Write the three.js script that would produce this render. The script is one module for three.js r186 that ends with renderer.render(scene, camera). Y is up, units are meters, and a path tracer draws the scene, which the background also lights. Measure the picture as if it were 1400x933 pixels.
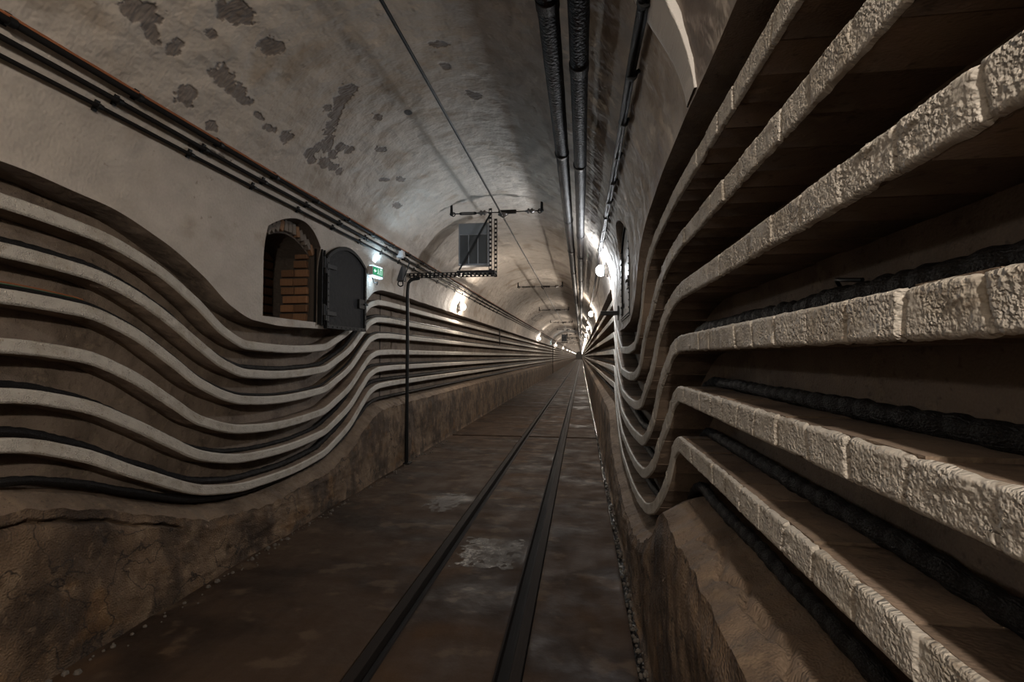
import * as THREE from 'three';
import { mergeGeometries } from 'three/addons/utils/BufferGeometryUtils.js';
import { RoundedBoxGeometry } from 'three/addons/geometries/RoundedBoxGeometry.js';
import { RectAreaLightUniformsLib } from 'three/addons/lights/RectAreaLightUniformsLib.js';

// ------------------------------------------------------------------ camera, exposure, renderer
const h = 1.25;                                   // camera height over the floor; y = 0 is eye level here
const scene = new THREE.Scene();
scene.background = new THREE.Color(0x000000);
const camera = new THREE.PerspectiveCamera(2 * Math.atan(466.5 / 680) * 180 / Math.PI, 1400 / 933, 0.02, 400);
camera.rotation.order = 'YXZ';
camera.rotation.y = Math.atan(95 / 680);
camera.rotation.x = Math.atan(20.5 / 680);
camera.position.set(0, 0, 0);
scene.add(camera);
const renderer = new THREE.WebGLRenderer({ antialias: true });
renderer.toneMapping = THREE.LinearToneMapping;
renderer.toneMappingExposure = 2.5;
renderer.shadowMap.enabled = true;
RectAreaLightUniformsLib.init();
const LAMP_COLOR = new THREE.Color().setRGB(1.0, 0.885, 0.765);
const COOL_COLOR = new THREE.Color().setRGB(0.92, 0.95, 1.0);
const LAMP_POWER = 2.6;                           // candela of one wall lamp
const SIGN_COLOR = new THREE.Color().setRGB(0.55, 0.80, 1.0);

// ------------------------------------------------------------------ noise
function rng(seed) { let a = seed >>> 0; return () => { a = (a + 0x6D2B79F5) | 0; let t = Math.imul(a ^ (a >>> 15), 1 | a); t = (t + Math.imul(t ^ (t >>> 7), 61 | t)) ^ t; return ((t ^ (t >>> 14)) >>> 0) / 4294967296; }; }
const TB = new Float32Array(65536); { const r = rng(77); for (let i = 0; i < 65536; i++) TB[i] = r() * 2 - 1; }
const hi = (x, y) => { let k = Math.imul(x | 0, 374761393) + Math.imul(y | 0, 668265263); k = Math.imul(k ^ (k >>> 13), 1274126177); return ((k ^ (k >>> 16)) >>> 0) & 65535; };
const GX = new Float32Array(65536), GY = new Float32Array(65536); for (let i = 0; i < 65536; i++) { GX[i] = Math.cos(TB[i] * Math.PI); GY[i] = Math.sin(TB[i] * Math.PI); }
function vn(x, y, px = 0, py = 0) {               // gradient noise, optionally periodic
  let xi = Math.floor(x), yi = Math.floor(y); const fx = x - xi, fy = y - yi;
  let x1 = xi + 1, y1 = yi + 1;
  if (px) { xi = ((xi % px) + px) % px; x1 = ((x1 % px) + px) % px; }
  if (py) { yi = ((yi % py) + py) % py; y1 = ((y1 % py) + py) % py; }
  const u = fx * fx * fx * (fx * (fx * 6 - 15) + 10), v = fy * fy * fy * (fy * (fy * 6 - 15) + 10);
  const ia = hi(xi, yi), ib = hi(x1, yi), ic = hi(xi, y1), id = hi(x1, y1);
  const a = GX[ia] * fx + GY[ia] * fy, b = GX[ib] * (fx - 1) + GY[ib] * fy, c = GX[ic] * fx + GY[ic] * (fy - 1), d = GX[id] * (fx - 1) + GY[id] * (fy - 1);
  return 1.65 * (a + (b - a) * u + (c - a) * v + (a - b - c + d) * u * v);
}
function fbm(x, y, o = 4, px = 0, py = 0) { let s = 0, a = 0.5; for (let i = 0; i < o; i++) { s += a * vn(x + i * 17.3 * (px ? 0 : 1), y + i * 9.1 * (py ? 0 : 1), px, py); x *= 2; y *= 2; px *= 2; py *= 2; a *= 0.5; } return s; }
const clamp = (v, a = 0, b = 1) => Math.max(a, Math.min(b, v));
const sst = (a, b, v) => { const t = clamp((v - a) / (b - a)); return t * t * (3 - 2 * t); };
const mix = (a, b, t) => a + (b - a) * t;
const mix3 = (a, b, t) => [mix(a[0], b[0], t), mix(a[1], b[1], t), mix(a[2], b[2], t)];

// ------------------------------------------------------------------ textures
function tex(w, ht, fn, srgb, wrap = THREE.RepeatWrapping) {
  const d = new Uint8Array(w * ht * 4);
  for (let j = 0; j < ht; j++) for (let i = 0; i < w; i++) {
    const c = fn(i, j), k = (j * w + i) * 4;
    if (c.length) { d[k] = clamp(c[0]) * 255; d[k + 1] = clamp(c[1]) * 255; d[k + 2] = clamp(c[2]) * 255; } else d[k] = d[k + 1] = d[k + 2] = clamp(c) * 255;
    d[k + 3] = 255;
  }
  const t = new THREE.DataTexture(d, w, ht, THREE.RGBAFormat);
  t.magFilter = THREE.LinearFilter; t.minFilter = THREE.LinearMipmapLinearFilter; t.generateMipmaps = true;
  t.wrapS = t.wrapT = wrap; if (srgb) t.colorSpace = THREE.SRGBColorSpace; t.needsUpdate = true; return t;
}
const rep = (t, x, y) => { t.repeat.set(x, y); return t; };

// --- vault plaster: u = (Z + 1.5) / 12 m, v = (alpha + .5) / (PI + 1)
const VW = 2048, VH = 1024;
// peeled places: Z, angle in degrees, half length, half width (m), tilt
const PEEL = [[1.72, 44.5, .075, .045, .5], [1.80, 42.5, .05, .03, -.4], [1.97, 58, .085, .06, .2], [1.98, 50.5, .03, .022, 0], [1.91, 43, .03, .04, 0], [2.22, 58, .06, .05, .3],
  [2.18, 44.3, .075, .05, -.2], [2.28, 43.8, .07, .042, -.2], [2.37, 43, .05, .03, .2], [2.09, 35.2, .055, .05, 0], [2.30, 32.3, .04, .03, 0], [2.77, 41.7, .05, .04, 0], [2.62, 40.8, .06, .02, .2], [2.5, 42, .04, .018, 0],
  [2.77, 65, .06, .06, 0], [2.81, 62, .055, .05, 0], [2.85, 59.5, .04, .045, 0], [2.81, 57, .03, .03, 0], [2.9, 57, .042, .045, 0], [2.95, 54.5, .042, .045, 0], [3.0, 52, .042, .045, 0], [3.05, 49.5, .045, .045, 0], [3.1, 47.5, .05, .05, 0], [3.04, 45, .04, .045, 0], [3.02, 42, .04, .04, 0], [3.08, 40.5, .045, .03, 0], [3.2, 42.5, .06, .04, .2], [3.3, 43, .05, .035, .2], [3.39, 43, .04, .03, 0], [3.2, 46.5, .05, .03, 0], [3.2, 50.5, .05, .035, .2], [3.28, 51.5, .05, .035, .2],
  [2.75, 95, .04, .03, 0], [3.13, 66.8, .05, .03, 0], [3.5, 60, .06, .03, .4], [2.36, 25.5, .12, .016, .1], [3.9, 52, .06, .02, .5], [4.05, 57, .07, .025, .2], [4.4, 47, .09, .03, .1], [2.55, 96, .03, .06, 0], [3.07, 100, .05, .05, 0]];
const DARKHOLE = [3.2, 76.3, .045, .025];
const vMask = new Float32Array(VW * VH), vRaw = new Float32Array(VW * VH);
for (let j = 0; j < VH; j++) for (let i = 0; i < VW; i++) {
  const Z = (i + .5) / VW * 12 - 1.5, al = (j + .5) / VH * (Math.PI + 1) - .5;
  let m = -1;
  for (const [z0, a0, rz, ra, tl] of PEEL) {
    const dz = Z - z0, da = (al - a0 * Math.PI / 180) * 1.14; if (Math.abs(dz) > .28 || Math.abs(da) > .28) continue;
    const x = dz * Math.cos(tl) + da * Math.sin(tl), y = -dz * Math.sin(tl) + da * Math.cos(tl);
    m = Math.max(m, 1 - Math.hypot(x / rz, y / ra));
  }
  const ragged = fbm(Z * 26, al * 30, 4) * .85, small = fbm(Z * 5 + 40, al * 5 + 7, 3);
  let p = sst(-.02, .12, m + ragged * .9 + .05) * (m > -.9 ? 1 : 0);
  // scattered small flakes on the upper vault
  const fl = fbm(Z * 13 + 3, al * 16 + 90, 4) * .9 + small * .55; p = Math.max(p, sst(.66, .74, fl) * .55 * sst(.35, .6, al) * (1 - sst(2.95, 3.1, al)));
  vMask[j * VW + i] = p; vRaw[j * VW + i] = m;
}
const vCol = tex(VW, VH, (i, j) => {
  const Z = (i + .5) / VW * 12 - 1.5, al = (j + .5) / VH * (Math.PI + 1) - .5, p = vMask[j * VW + i];
  const lo = fbm(Z * 1.1 + 5, al * 1.3, 5), md = fbm(Z * 6, al * 9 + 30, 4), fi = vn(Z * 90, al * 90);
  let c = [.70, .665, .625]; const s = .035 * lo + .05 * md + .018 * fi; c = c.map((v) => v + s);
  const brown = sst(.12, .5, fbm(Z * 2.3 + 60, al * 2.6 + 11, 5)) * .55; c = mix3(c, [.55, .49, .42], brown);
  const pv = sst(.1, .5, fbm(Z * 1.7 + 20, al * 1.9 + 50, 4)) * sst(1.75, 2.1, al); c = mix3(c, [.50, .455, .43], pv * .75);
  const specks = sst(.3, .42, fbm(Z * 22 + 8 + lo * 3, al * 26 + md, 5) - .32 + .6 * fbm(Z * 1.9 + 70, al * 2.2, 3)); c = mix3(c, [.44, .39, .34], specks * .5);
  const streak = vn(Z * 120, al * 18) * .05; c = mix3(c, [.43 + streak, .395 + streak, .37 + streak], p * .9);
  const dh = Math.hypot((Z - DARKHOLE[0]) / DARKHOLE[2], (al - DARKHOLE[1] * Math.PI / 180) * 1.14 / DARKHOLE[3]) + md * .6; c = mix3(c, [.16, .14, .13], 1 - sst(.7, .95, dh));
  return c;
}, true, THREE.MirroredRepeatWrapping);
const vBmp = tex(VW, VH, (i, j) => {
  const Z = (i + .5) / VW * 12 - 1.5, al = (j + .5) / VH * (Math.PI + 1) - .5, p = vMask[j * VW + i];
  const up = sst(.25, .7, al);
  return .55 + (.22 + .2 * up) * fbm(Z * 5, al * 8, 5) + .1 * up * (1 - Math.abs(fbm(Z * 7 + al * 3, al * 3 + 9, 4)) * 3) + .04 * vn(Z * 110, al * 60) - .22 * p + p * .1 * vn(Z * 120, al * 30);
}, false, THREE.MirroredRepeatWrapping);
// --- stained brown concrete, 2 m tile
const N = 1024;
const cCol = tex(N, N, (i, j) => {
  const x = i / N, y = j / N; const lo = fbm(x * 4, y * 4, 6, 4, 4), md = fbm(x * 14 + .5, y * 10, 5, 14, 10), st = fbm(x * 40, y * 5, 4, 40, 5), fi = vn(x * 400, y * 400, 400, 400);
  let c = [.44, .37, .30]; c = mix3(c, [.28, .225, .175], sst(-.15, .3, lo)); c = mix3(c, [.56, .49, .41], sst(.08, .38, md) * .6); c = mix3(c, [.19, .15, .115], sst(.05, .4, fbm(x * 9 + .3, y * 7, 5, 9, 7) + .25 * st) * .6); c = mix3(c, [.5, .37, .22], sst(.2, .45, fbm(x * 7, y * 9 + .6, 5, 7, 9)) * .45);
  const cr = Math.abs(fbm(x * 5 + .2, y * 5, 5, 5, 5)); c = mix3(c, [.12, .095, .075], (1 - sst(.004, .018, cr)) * .6); c = mix3(c, [.62, .55, .46], sst(.3, .42, fbm(x * 50, y * 50, 3, 50, 50)) * .35);
  return c.map((v) => v + .025 * fi + .06 * fbm(x * 36, y * 30, 3, 36, 30));
}, true);
const cBmp = tex(N, N, (i, j) => { const x = i / N, y = j / N; return .5 + .5 * fbm(x * 10, y * 10, 6, 10, 10) + .1 * vn(x * 300, y * 300, 300, 300) ; }, false);
// --- smoother dusty render at the back of the shelves, 1.5 m tile
const bCol = tex(N, 512, (i, j) => {
  const x = i / N, y = j / 512; const lo = fbm(x * 6, y * 3, 5, 6, 3), md = fbm(x * 24, y * 12, 5, 24, 12), sp = fbm(x * 80, y * 40, 3, 80, 40);
  let c = [.475, .42, .37]; c = mix3(c, [.39, .34, .295], sst(-.2, .35, lo)); c = mix3(c, [.53, .47, .40], sst(.15, .4, md) * .5); c = mix3(c, [.21, .18, .15], sst(.3, .5, sp + .25 * lo) * .35);
  return c.map((v) => v + .02 * vn(x * 500, y * 250, 500, 250));
}, true);
const bBmp = tex(N, 512, (i, j) => { const x = i / N, y = j / 512; return .5 + .45 * fbm(x * 16, y * 8, 6, 16, 8) + .06 * vn(x * 400, y * 200, 400, 200); }, false);
// --- white limewash on the shelf edges, 1 m tile
const wCol = tex(N, 256, (i, j) => {
  const x = i / N, y = j / 256; const lo = fbm(x * 8, y * 2, 4, 8, 2), md = fbm(x * 60, y * 15, 4, 60, 15);
  let c = [.72, .695, .655]; c = mix3(c, [.60, .56, .50], sst(.1, .45, lo) * .5); c = mix3(c, [.46, .41, .35], sst(.38, .5, md + .2 * lo) * .5);
  return c.map((v) => v + .03 * md);
}, true);
const wBmp = tex(2048, 512, (i, j) => { const x = i / 2048, y = j / 512, w = fbm(x * 24, y * 6, 3, 24, 6); return .45 + .42 * (fbm(x * 190, y * 48, 3, 190, 48)) * (.6 + 1.1 * w) + .16 * fbm(x * 40, y * 10, 4, 40, 10) - .3 * sst(.3, .45, fbm(x * 120, y * 30, 2, 120, 30)) * sst(0, .3, w); }, false);
// --- floor, 3 m tile
const fCol = tex(N, N, (i, j) => {
  const x = i / N, y = j / N; const lo = fbm(x * 3, y * 6, 6, 3, 6), md = fbm(x * 12, y * 16, 5, 12, 16), ln = fbm(x * 60, y * 6, 3, 60, 6), fi = vn(x * 500, y * 500, 500, 500);
  let c = [.27, .22, .18]; c = mix3(c, [.19, .15, .12], sst(-.15, .25, lo)); c = mix3(c, [.37, .325, .28], sst(.16, .42, md + .3 * lo) * .7); c = mix3(c, [.33, .25, .17], sst(.15, .45, fbm(x * 5, y * 5, 4, 5, 5)) * .5);
  return c.map((v) => v + .015 * fi + .02 * ln);
}, true);
const fRgh = tex(N, N, (i, j) => { const x = i / N, y = j / N; const lo = fbm(x * 3, y * 6, 6, 3, 6), md = fbm(x * 14, y * 14, 5, 14, 14); return [0, .82 - .2 * sst(0, .4, lo) + .3 * md, 0]; }, false);
const fBmp = tex(N, N, (i, j) => { const x = i / N, y = j / N; return .5 + .35 * fbm(x * 30, y * 30, 6, 30, 30) + .15 * fbm(x * 6, y * 8, 3, 6, 8); }, false);
// --- dark metal with rust
const mCol = tex(512, 512, (i, j) => {
  const x = i / 512, y = j / 512; const a = fbm(x * 6, y * 6, 5, 6, 6), b = fbm(x * 30, y * 30, 4, 30, 30);
  let c = [.13, .125, .125]; c = mix3(c, [.30, .17, .11], sst(.08, .3, a + .3 * b) * .75); c = mix3(c, [.22, .21, .2], sst(.2, .4, b) * .5); return c;
}, true);
const mBmp = tex(512, 512, (i, j) => { const x = i / 512, y = j / 512; return .5 + .45 * fbm(x * 24, y * 24, 5, 24, 24); }, false);
const kCol = tex(256, 256, (i, j) => { const x = i / 256, y = j / 256; const a = fbm(x * 8, y * 8, 5, 8, 8); const b = vn(x * 90, y * 90, 90, 90); let c = mix3([.55, .39, .28], [.66, .51, .39], sst(-.25, .3, a)); c = mix3(c, [.40, .30, .23], sst(.2, .5, fbm(x * 3, y * 5, 4, 3, 5))); return c.map((v) => v + .03 * b); }, true);

// ------------------------------------------------------------------ materials
const dull = (o) => new THREE.MeshPhysicalMaterial({ side: THREE.DoubleSide, roughness: .6, metalness: 0, specularIntensity: .4, ...o });
const std = (o) => new THREE.MeshStandardMaterial({ side: THREE.DoubleSide, roughness: .9, metalness: 0, ...o });
const M = {};
M.vault = std({ map: vCol, bumpMap: vBmp, bumpScale: .036, roughness: .78 });
M.concrete = std({ color: new THREE.Color().setRGB(.9, .84, .77), map: rep(cCol.clone(), .5, .5), bumpMap: rep(cBmp.clone(), .5, .5), bumpScale: .022, roughness: .85 });
M.back = std({ map: rep(bCol.clone(), 1 / 1.5, 1 / .75), bumpMap: rep(bBmp.clone(), 1 / 1.5, 1 / .75), bumpScale: .014 });
M.shelf = [[1.25, 1.2, 1.13], [1.0, .95, .9], [1.38, 1.32, 1.26], [.9, .84, .78]].map((c) => std({ color: new THREE.Color().setRGB(...c), map: rep(bCol.clone(), 1 / 1.5, 1 / .75), bumpMap: rep(bBmp.clone(), 1 / 1.5, 1 / .75), bumpScale: .012 }));
M.lime = std({ map: rep(wCol.clone(), 1, 4), bumpMap: rep(wBmp.clone(), 1, 4), bumpScale: .009, roughness: .72 });
M.ledge = std({ color: new THREE.Color().setRGB(.92, .85, .76), map: rep(bCol.clone(), 1 / 1.5, 1 / .75), bumpMap: rep(bBmp.clone(), 1 / 1.5, 1 / .75), bumpScale: .02 });
M.rib = std({ color: new THREE.Color().setRGB(.62, .59, .55), bumpMap: rep(wBmp.clone(), 1, 1), bumpScale: .003, roughness: .7 });
M.floor = dull({ color: new THREE.Color().setRGB(.82, .73, .63), map: rep(fCol.clone(), 1 / 3, 1 / 3), roughnessMap: rep(fRgh.clone(), 1 / 3, 1 / 3), roughness: 1, specularIntensity: .38, bumpMap: rep(fBmp.clone(), 1 / 3, 1 / 3), bumpScale: .008 });
{
  const al = tex(256, 256, (i, j) => { const x = i / 256, y = j / 256, e = Math.min(x, 1 - x, (1 - y) * 2.5, y * .9); return sst(.05, .14, e + .35 * fbm(x * 7, y * 7, 5)) * (.55 + .8 * fbm(x * 4 + 3, y * 4, 4)); }, false);
  const co = tex(256, 256, (i, j) => { const x = i / 256, y = j / 256, m = fbm(x * 9, y * 9, 5), d = Math.hypot((x - .2) / .3, (y - .45) / .45); let c = [.34 + .08 * m, .315 + .08 * m, .285 + .08 * m]; return mix3(c, [.72, .69, .65], sst(.1, .4, fbm(x * 16 + 5, y * 16, 4) + .35 * (1 - d)) * .8); }, true);
  M.patch = std({ map: co, alphaMap: al, transparent: true, roughness: .55 });
  const al2 = tex(256, 256, (i, j) => { const x = i / 256, y = j / 256, e = 1 - Math.hypot((x - .25) / .25, (y - .6) / .3); return sst(.1, .5, e * .9 + .9 * fbm(x * 12, y * 14, 5) - .1) * .5; }, false);
  M.scuff = std({ color: new THREE.Color().setRGB(.14, .125, .11), alphaMap: al2, transparent: true, roughness: .6 });
}
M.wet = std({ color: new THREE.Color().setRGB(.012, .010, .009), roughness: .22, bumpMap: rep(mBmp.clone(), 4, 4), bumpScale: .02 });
M.rail = dull({ color: new THREE.Color().setRGB(.026, .02, .017), roughness: .68, specularIntensity: .2, bumpMap: rep(mBmp.clone(), 3, 3), bumpScale: .003 });
M.groove = std({ color: new THREE.Color().setRGB(.02, .016, .014), roughness: .6, bumpMap: rep(mBmp.clone(), 4, 4), bumpScale: .01 });
M.pipe = dull({ map: rep(mCol.clone(), 2, 2), color: new THREE.Color().setRGB(.2, .19, .19), roughness: .58, specularIntensity: .25, bumpMap: rep(mBmp.clone(), 1.5, 1.5), bumpScale: .0045 });
M.iron = dull({ map: rep(mCol.clone(), 3, 3), color: new THREE.Color().setRGB(.4, .4, .41), roughness: .5, bumpMap: rep(mBmp.clone(), 6, 6), bumpScale: .002 });
M.door = dull({ color: new THREE.Color().setRGB(.012, .012, .013), roughness: .6, specularIntensity: .25, bumpMap: rep(mBmp.clone(), 1, 1), bumpScale: .003 });
M.doorGrey = std({ color: new THREE.Color().setRGB(.20, .19, .18), roughness: .6, bumpMap: rep(mBmp.clone(), 3, 3), bumpScale: .004 });
M.black = dull({ color: new THREE.Color().setRGB(.008, .008, .008), roughness: .5 });
M.cable = dull({ color: new THREE.Color().setRGB(.011, .0095, .009), roughness: .55, specularIntensity: .35, bumpMap: rep(mBmp.clone(), 3, 3), bumpScale: .004 });
M.conduit = dull({ color: new THREE.Color().setRGB(.012, .0105, .01), roughness: .75, specularIntensity: .2 });
M.orange = std({ color: new THREE.Color().setRGB(.30, .10, .035), roughness: .7 });
M.green = std({ color: new THREE.Color().setRGB(.03, .16, .06), roughness: .5 });
M.grey = dull({ color: new THREE.Color().setRGB(.05, .05, .053), roughness: .6 });
M.lightGrey = std({ color: new THREE.Color().setRGB(.45, .42, .41), roughness: .5 });
M.porcelain = std({ color: new THREE.Color().setRGB(.05, .04, .035), roughness: .3 });
M.panel = std({ color: new THREE.Color().setRGB(.10, .105, .11), roughness: .5 });
M.panelDark = std({ color: new THREE.Color().setRGB(.022, .023, .024), roughness: .45 });
M.frameLight = std({ color: new THREE.Color().setRGB(.16, .16, .165), roughness: .5 });
M.brick = [[1.3, 1.3, 1.25], [1.05, 1.05, 1], [1.45, 1.4, 1.3], [.85, .84, .8]].map((c) => std({ color: new THREE.Color().setRGB(...c), map: rep(kCol.clone(), 4, 4), bumpMap: rep(mBmp.clone(), 5, 5), bumpScale: .006 }));
M.brickWhite = std({ color: new THREE.Color().setRGB(.24, .20, .165), bumpMap: rep(mBmp.clone(), 5, 5), bumpScale: .006 });
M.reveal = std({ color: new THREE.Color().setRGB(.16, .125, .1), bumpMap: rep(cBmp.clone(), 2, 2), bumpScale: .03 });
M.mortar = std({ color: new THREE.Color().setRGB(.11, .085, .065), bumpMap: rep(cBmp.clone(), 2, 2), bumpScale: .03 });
M.bulb = new THREE.MeshStandardMaterial({ color: 0xffffff, emissive: new THREE.Color().setRGB(1, .92, .8), emissiveIntensity: 6, roughness: .4 });
M.bulbCool = new THREE.MeshStandardMaterial({ color: 0xffffff, emissive: new THREE.Color().setRGB(.92, .97, 1), emissiveIntensity: 6, roughness: .4 });
M.stone = std({ color: new THREE.Color().setRGB(.10, .085, .07), roughness: .8 });

// ------------------------------------------------------------------ object helpers
const nth = ['', 'first', 'second', 'third', 'fourth', 'fifth', 'sixth', 'seventh', 'eighth', 'ninth', 'tenth', 'eleventh', 'twelfth'];
const taken = new Map();
function numbered(n) { const k = taken.get(n) || 0; taken.set(n, k + 1); return k ? `${n}_${String(k).padStart(3, '0')}` : n; }
function shade(o) { o.castShadow = true; o.receiveShadow = true; return o; }
function part(name, geo, mat, parent, label) { const m = shade(new THREE.Mesh(geo, mat)); m.name = name; if (label) m.userData.label = label; parent.add(m); return m; }
function thing(name, label, category, pos = [0, 0, 0], group) { const g = new THREE.Group(); g.name = numbered(name); g.position.set(...pos); g.userData = { label, category }; if (group) g.userData.group = group; scene.add(g); return g; }
function single(name, geo, mat, label, category, group) { const m = shade(new THREE.Mesh(geo, mat)); m.name = numbered(name); m.userData = { label, category }; if (group) m.userData.group = group; scene.add(m); return m; }
function struct(name, label, category) { const g = new THREE.Group(); g.name = name; g.userData = { kind: 'structure', label, category }; scene.add(g); return g; }
function copyThing(src, name, label, pos, group) { const c = src.clone(); c.name = numbered(name); c.userData = { ...src.userData, label }; if (group) c.userData.group = group; c.position.set(...pos); scene.add(c); return c; }

function grid(us, vs, fn) {                       // surface over two lists of parameters; fn(u, v) -> [x, y, z, s, t]
  const nu = us.length, nv = vs.length, p = new Float32Array(nu * nv * 3), t = new Float32Array(nu * nv * 2), ix = [];
  let k = 0; for (let i = 0; i < nu; i++) for (let j = 0; j < nv; j++) { const q = fn(us[i], vs[j], i, j); p.set([q[0], q[1], q[2]], k * 3); t.set([q[3], q[4]], k * 2); k++; }
  for (let i = 0; i + 1 < nu; i++) for (let j = 0; j + 1 < nv; j++) { const a = i * nv + j, b = a + nv; ix.push(a, b, a + 1, b, b + 1, a + 1); }
  const g = new THREE.BufferGeometry(); g.setAttribute('position', new THREE.BufferAttribute(p, 3)); g.setAttribute('uv', new THREE.BufferAttribute(t, 2)); g.setIndex(ix); g.computeVertexNormals(); return g;
}
const range = (a, b, n) => Array.from({ length: n + 1 }, (_, i) => a + (b - a) * i / n);
function zlist(...segs) { const o = []; for (const [a, b, s] of segs) { const n = Math.max(1, Math.round((b - a) / s)); for (let i = 0; i < n; i++) o.push(a + (b - a) * i / n); } o.push(segs[segs.length - 1][1]); return o; }
const box = (w, ht, d, x = 0, y = 0, z = 0) => new THREE.BoxGeometry(w, ht, d).translate(x, y, z);
const rbox = (w, ht, d, r, x = 0, y = 0, z = 0) => new RoundedBoxGeometry(w, ht, d, 2, r).translate(x, y, z);
const cyl = (r1, r2, l, x, y, z, ax = 'y', n = 14) => { const g = new THREE.CylinderGeometry(r1, r2, l, n); if (ax === 'x') g.rotateZ(Math.PI / 2); if (ax === 'z') g.rotateX(Math.PI / 2); return g.translate(x, y, z); };
function bar(a, b, w, t) { const A = new THREE.Vector3(...a), B = new THREE.Vector3(...b), d = B.clone().sub(A), g = new THREE.BoxGeometry(w, d.length(), t); g.applyQuaternion(new THREE.Quaternion().setFromUnitVectors(new THREE.Vector3(0, 1, 0), d.clone().normalize())); const m = A.add(B).multiplyScalar(.5); return g.translate(m.x, m.y, m.z); }
function merge(a) { return mergeGeometries(a.map((g) => { const n = g.index ? g.toNonIndexed() : g; for (const k of Object.keys(n.attributes)) if (!['position', 'normal', 'uv'].includes(k)) n.deleteAttribute(k); return n; })); }
const curve = (pts, r, n = 40, s = 8) => new THREE.TubeGeometry(new THREE.CatmullRomCurve3(pts.map((p) => new THREE.Vector3(...p))), n, r, s);
function runTube(zs, path, rad, sides = 10) {     // a tube that runs along the gallery; path(Z) -> [x, y], rad(Z, phi) -> metres
  return grid(zs, range(0, Math.PI * 2, sides), (Z, f) => { const [x, y] = path(Z), r = rad(Z, f), e = .01, q = path(Z + e), s = (q[1] - y) / e; const nx = Math.cos(f), ny = Math.sin(f) / Math.sqrt(1 + s * s), nz = Math.sin(f) * s / Math.sqrt(1 + s * s); return [x + r * nx, y + r * ny, -(Z - r * nz), Z * 2, f / 6.283 * .5]; });
}

// ------------------------------------------------------------------ measures of the gallery (X across, Y up from eye level, Z ahead)
const FLOOR = -h, CX = -.705 * h, AX = .955 * h, SP = .5 * h, BY = .85 * h;
const SHX = { L: -1.69 * h, R: .27 * h }, BKX = { L: -1.69 * h - .125, R: .27 * h + .15 }, PLX = { L: -2.05, R: .265 };
const SHY = [-.245, -.105, .035, .178, .315, .46];   // centres of the six shelves, in h
function pchip(xs, ys) {
  const n = xs.length, d = [], m = new Array(n).fill(0); for (let i = 0; i < n - 1; i++) d.push((ys[i + 1] - ys[i]) / (xs[i + 1] - xs[i]));
  for (let i = 1; i < n - 1; i++) m[i] = d[i - 1] * d[i] <= 0 ? 0 : 2 / (1 / d[i - 1] + 1 / d[i]);
  return (x) => { if (x <= xs[0]) return ys[0]; if (x >= xs[n - 1]) return ys[n - 1]; let i = 0; while (x > xs[i + 1]) i++; const w = xs[i + 1] - xs[i], t = (x - xs[i]) / w, a = t * t * t, b = t * t; return (2 * a - 3 * b + 1) * ys[i] + (a - 2 * b + t) * w * m[i] + (3 * b - 2 * a) * ys[i + 1] + (a - b) * w * m[i + 1]; };
}
const tab = (a, f) => pchip(a.map((p) => f(p[0])), a.map((p) => p[1] * h));
const fl = (D) => 1.02 * D - .29, fr = (D) => 1.02 * D + .047;
const Lfar = [[4.05, .405], [4.3, .345], [4.53, .27], [4.8, .13], [4.98, .045], [5.2, .008], [5.6, 0]];
const Rfar = [[4.13, .42], [4.4, .365], [4.63, .29], [4.85, .18], [5.0, .06], [5.15, 0]];
const DIP = {
  L: [tab([[1.55, 0], [1.84, .022], [2.1, .09], [2.39, .21], [2.84, .37], [3.2, .42], [3.6, .43], ...Lfar], fl), tab([[1.75, 0], [2.09, .02], [2.31, .083], [2.56, .21], [2.77, .32], [3.1, .40], [3.5, .425], ...Lfar], fl), tab([[1.7, 0], [2.13, .03], [2.43, .10], [2.71, .22], [2.94, .345], [3.15, .405], [3.6, .42], ...Lfar], fl)],
  R: [tab([[1.70, 0], [1.8, .025], [1.96, .14], [2.19, .26], [2.39, .34], [2.73, .415], [3.3, .455], ...Rfar], fr), tab([[1.66, 0], [1.8, .012], [1.96, .05], [2.165, .13], [2.35, .26], [2.55, .35], [2.83, .42], [3.5, .44], ...Rfar], fr), tab([[1.65, 0], [2.19, .03], [2.45, .07], [2.64, .14], [2.83, .29], [3.0, .37], [3.2, .41], [3.6, .425], ...Rfar], fr)],
};
const dip = (s, i, Z) => { const t = DIP[s], a = i / 5 * 2; return a <= 1 ? mix(t[0](Z), t[1](Z), a) : mix(t[1](Z), t[2](Z), a - 1); };   // i: 0 lowest shelf .. 5 topmost
const shelfY = (s, i, Z) => SHY[i] * h - dip(s, i, Z);
const topY = (s, Z) => .562 * h - dip(s, 5, Z) * .94 + .006 * vn(Z * 3, s === 'L' ? 1 : 9);
const ledgeY = (s, Z) => -.375 * h - dip(s, 0, Z) * .8;
const wallX = (s, Y) => { const c = Y <= SP ? 1 : Math.sqrt(Math.max(0, 1 - ((Y - SP) / BY) ** 2)); return s === 'L' ? CX - AX * c : CX + AX * c; };
const FAR = 200, NEAR = -5;

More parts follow.
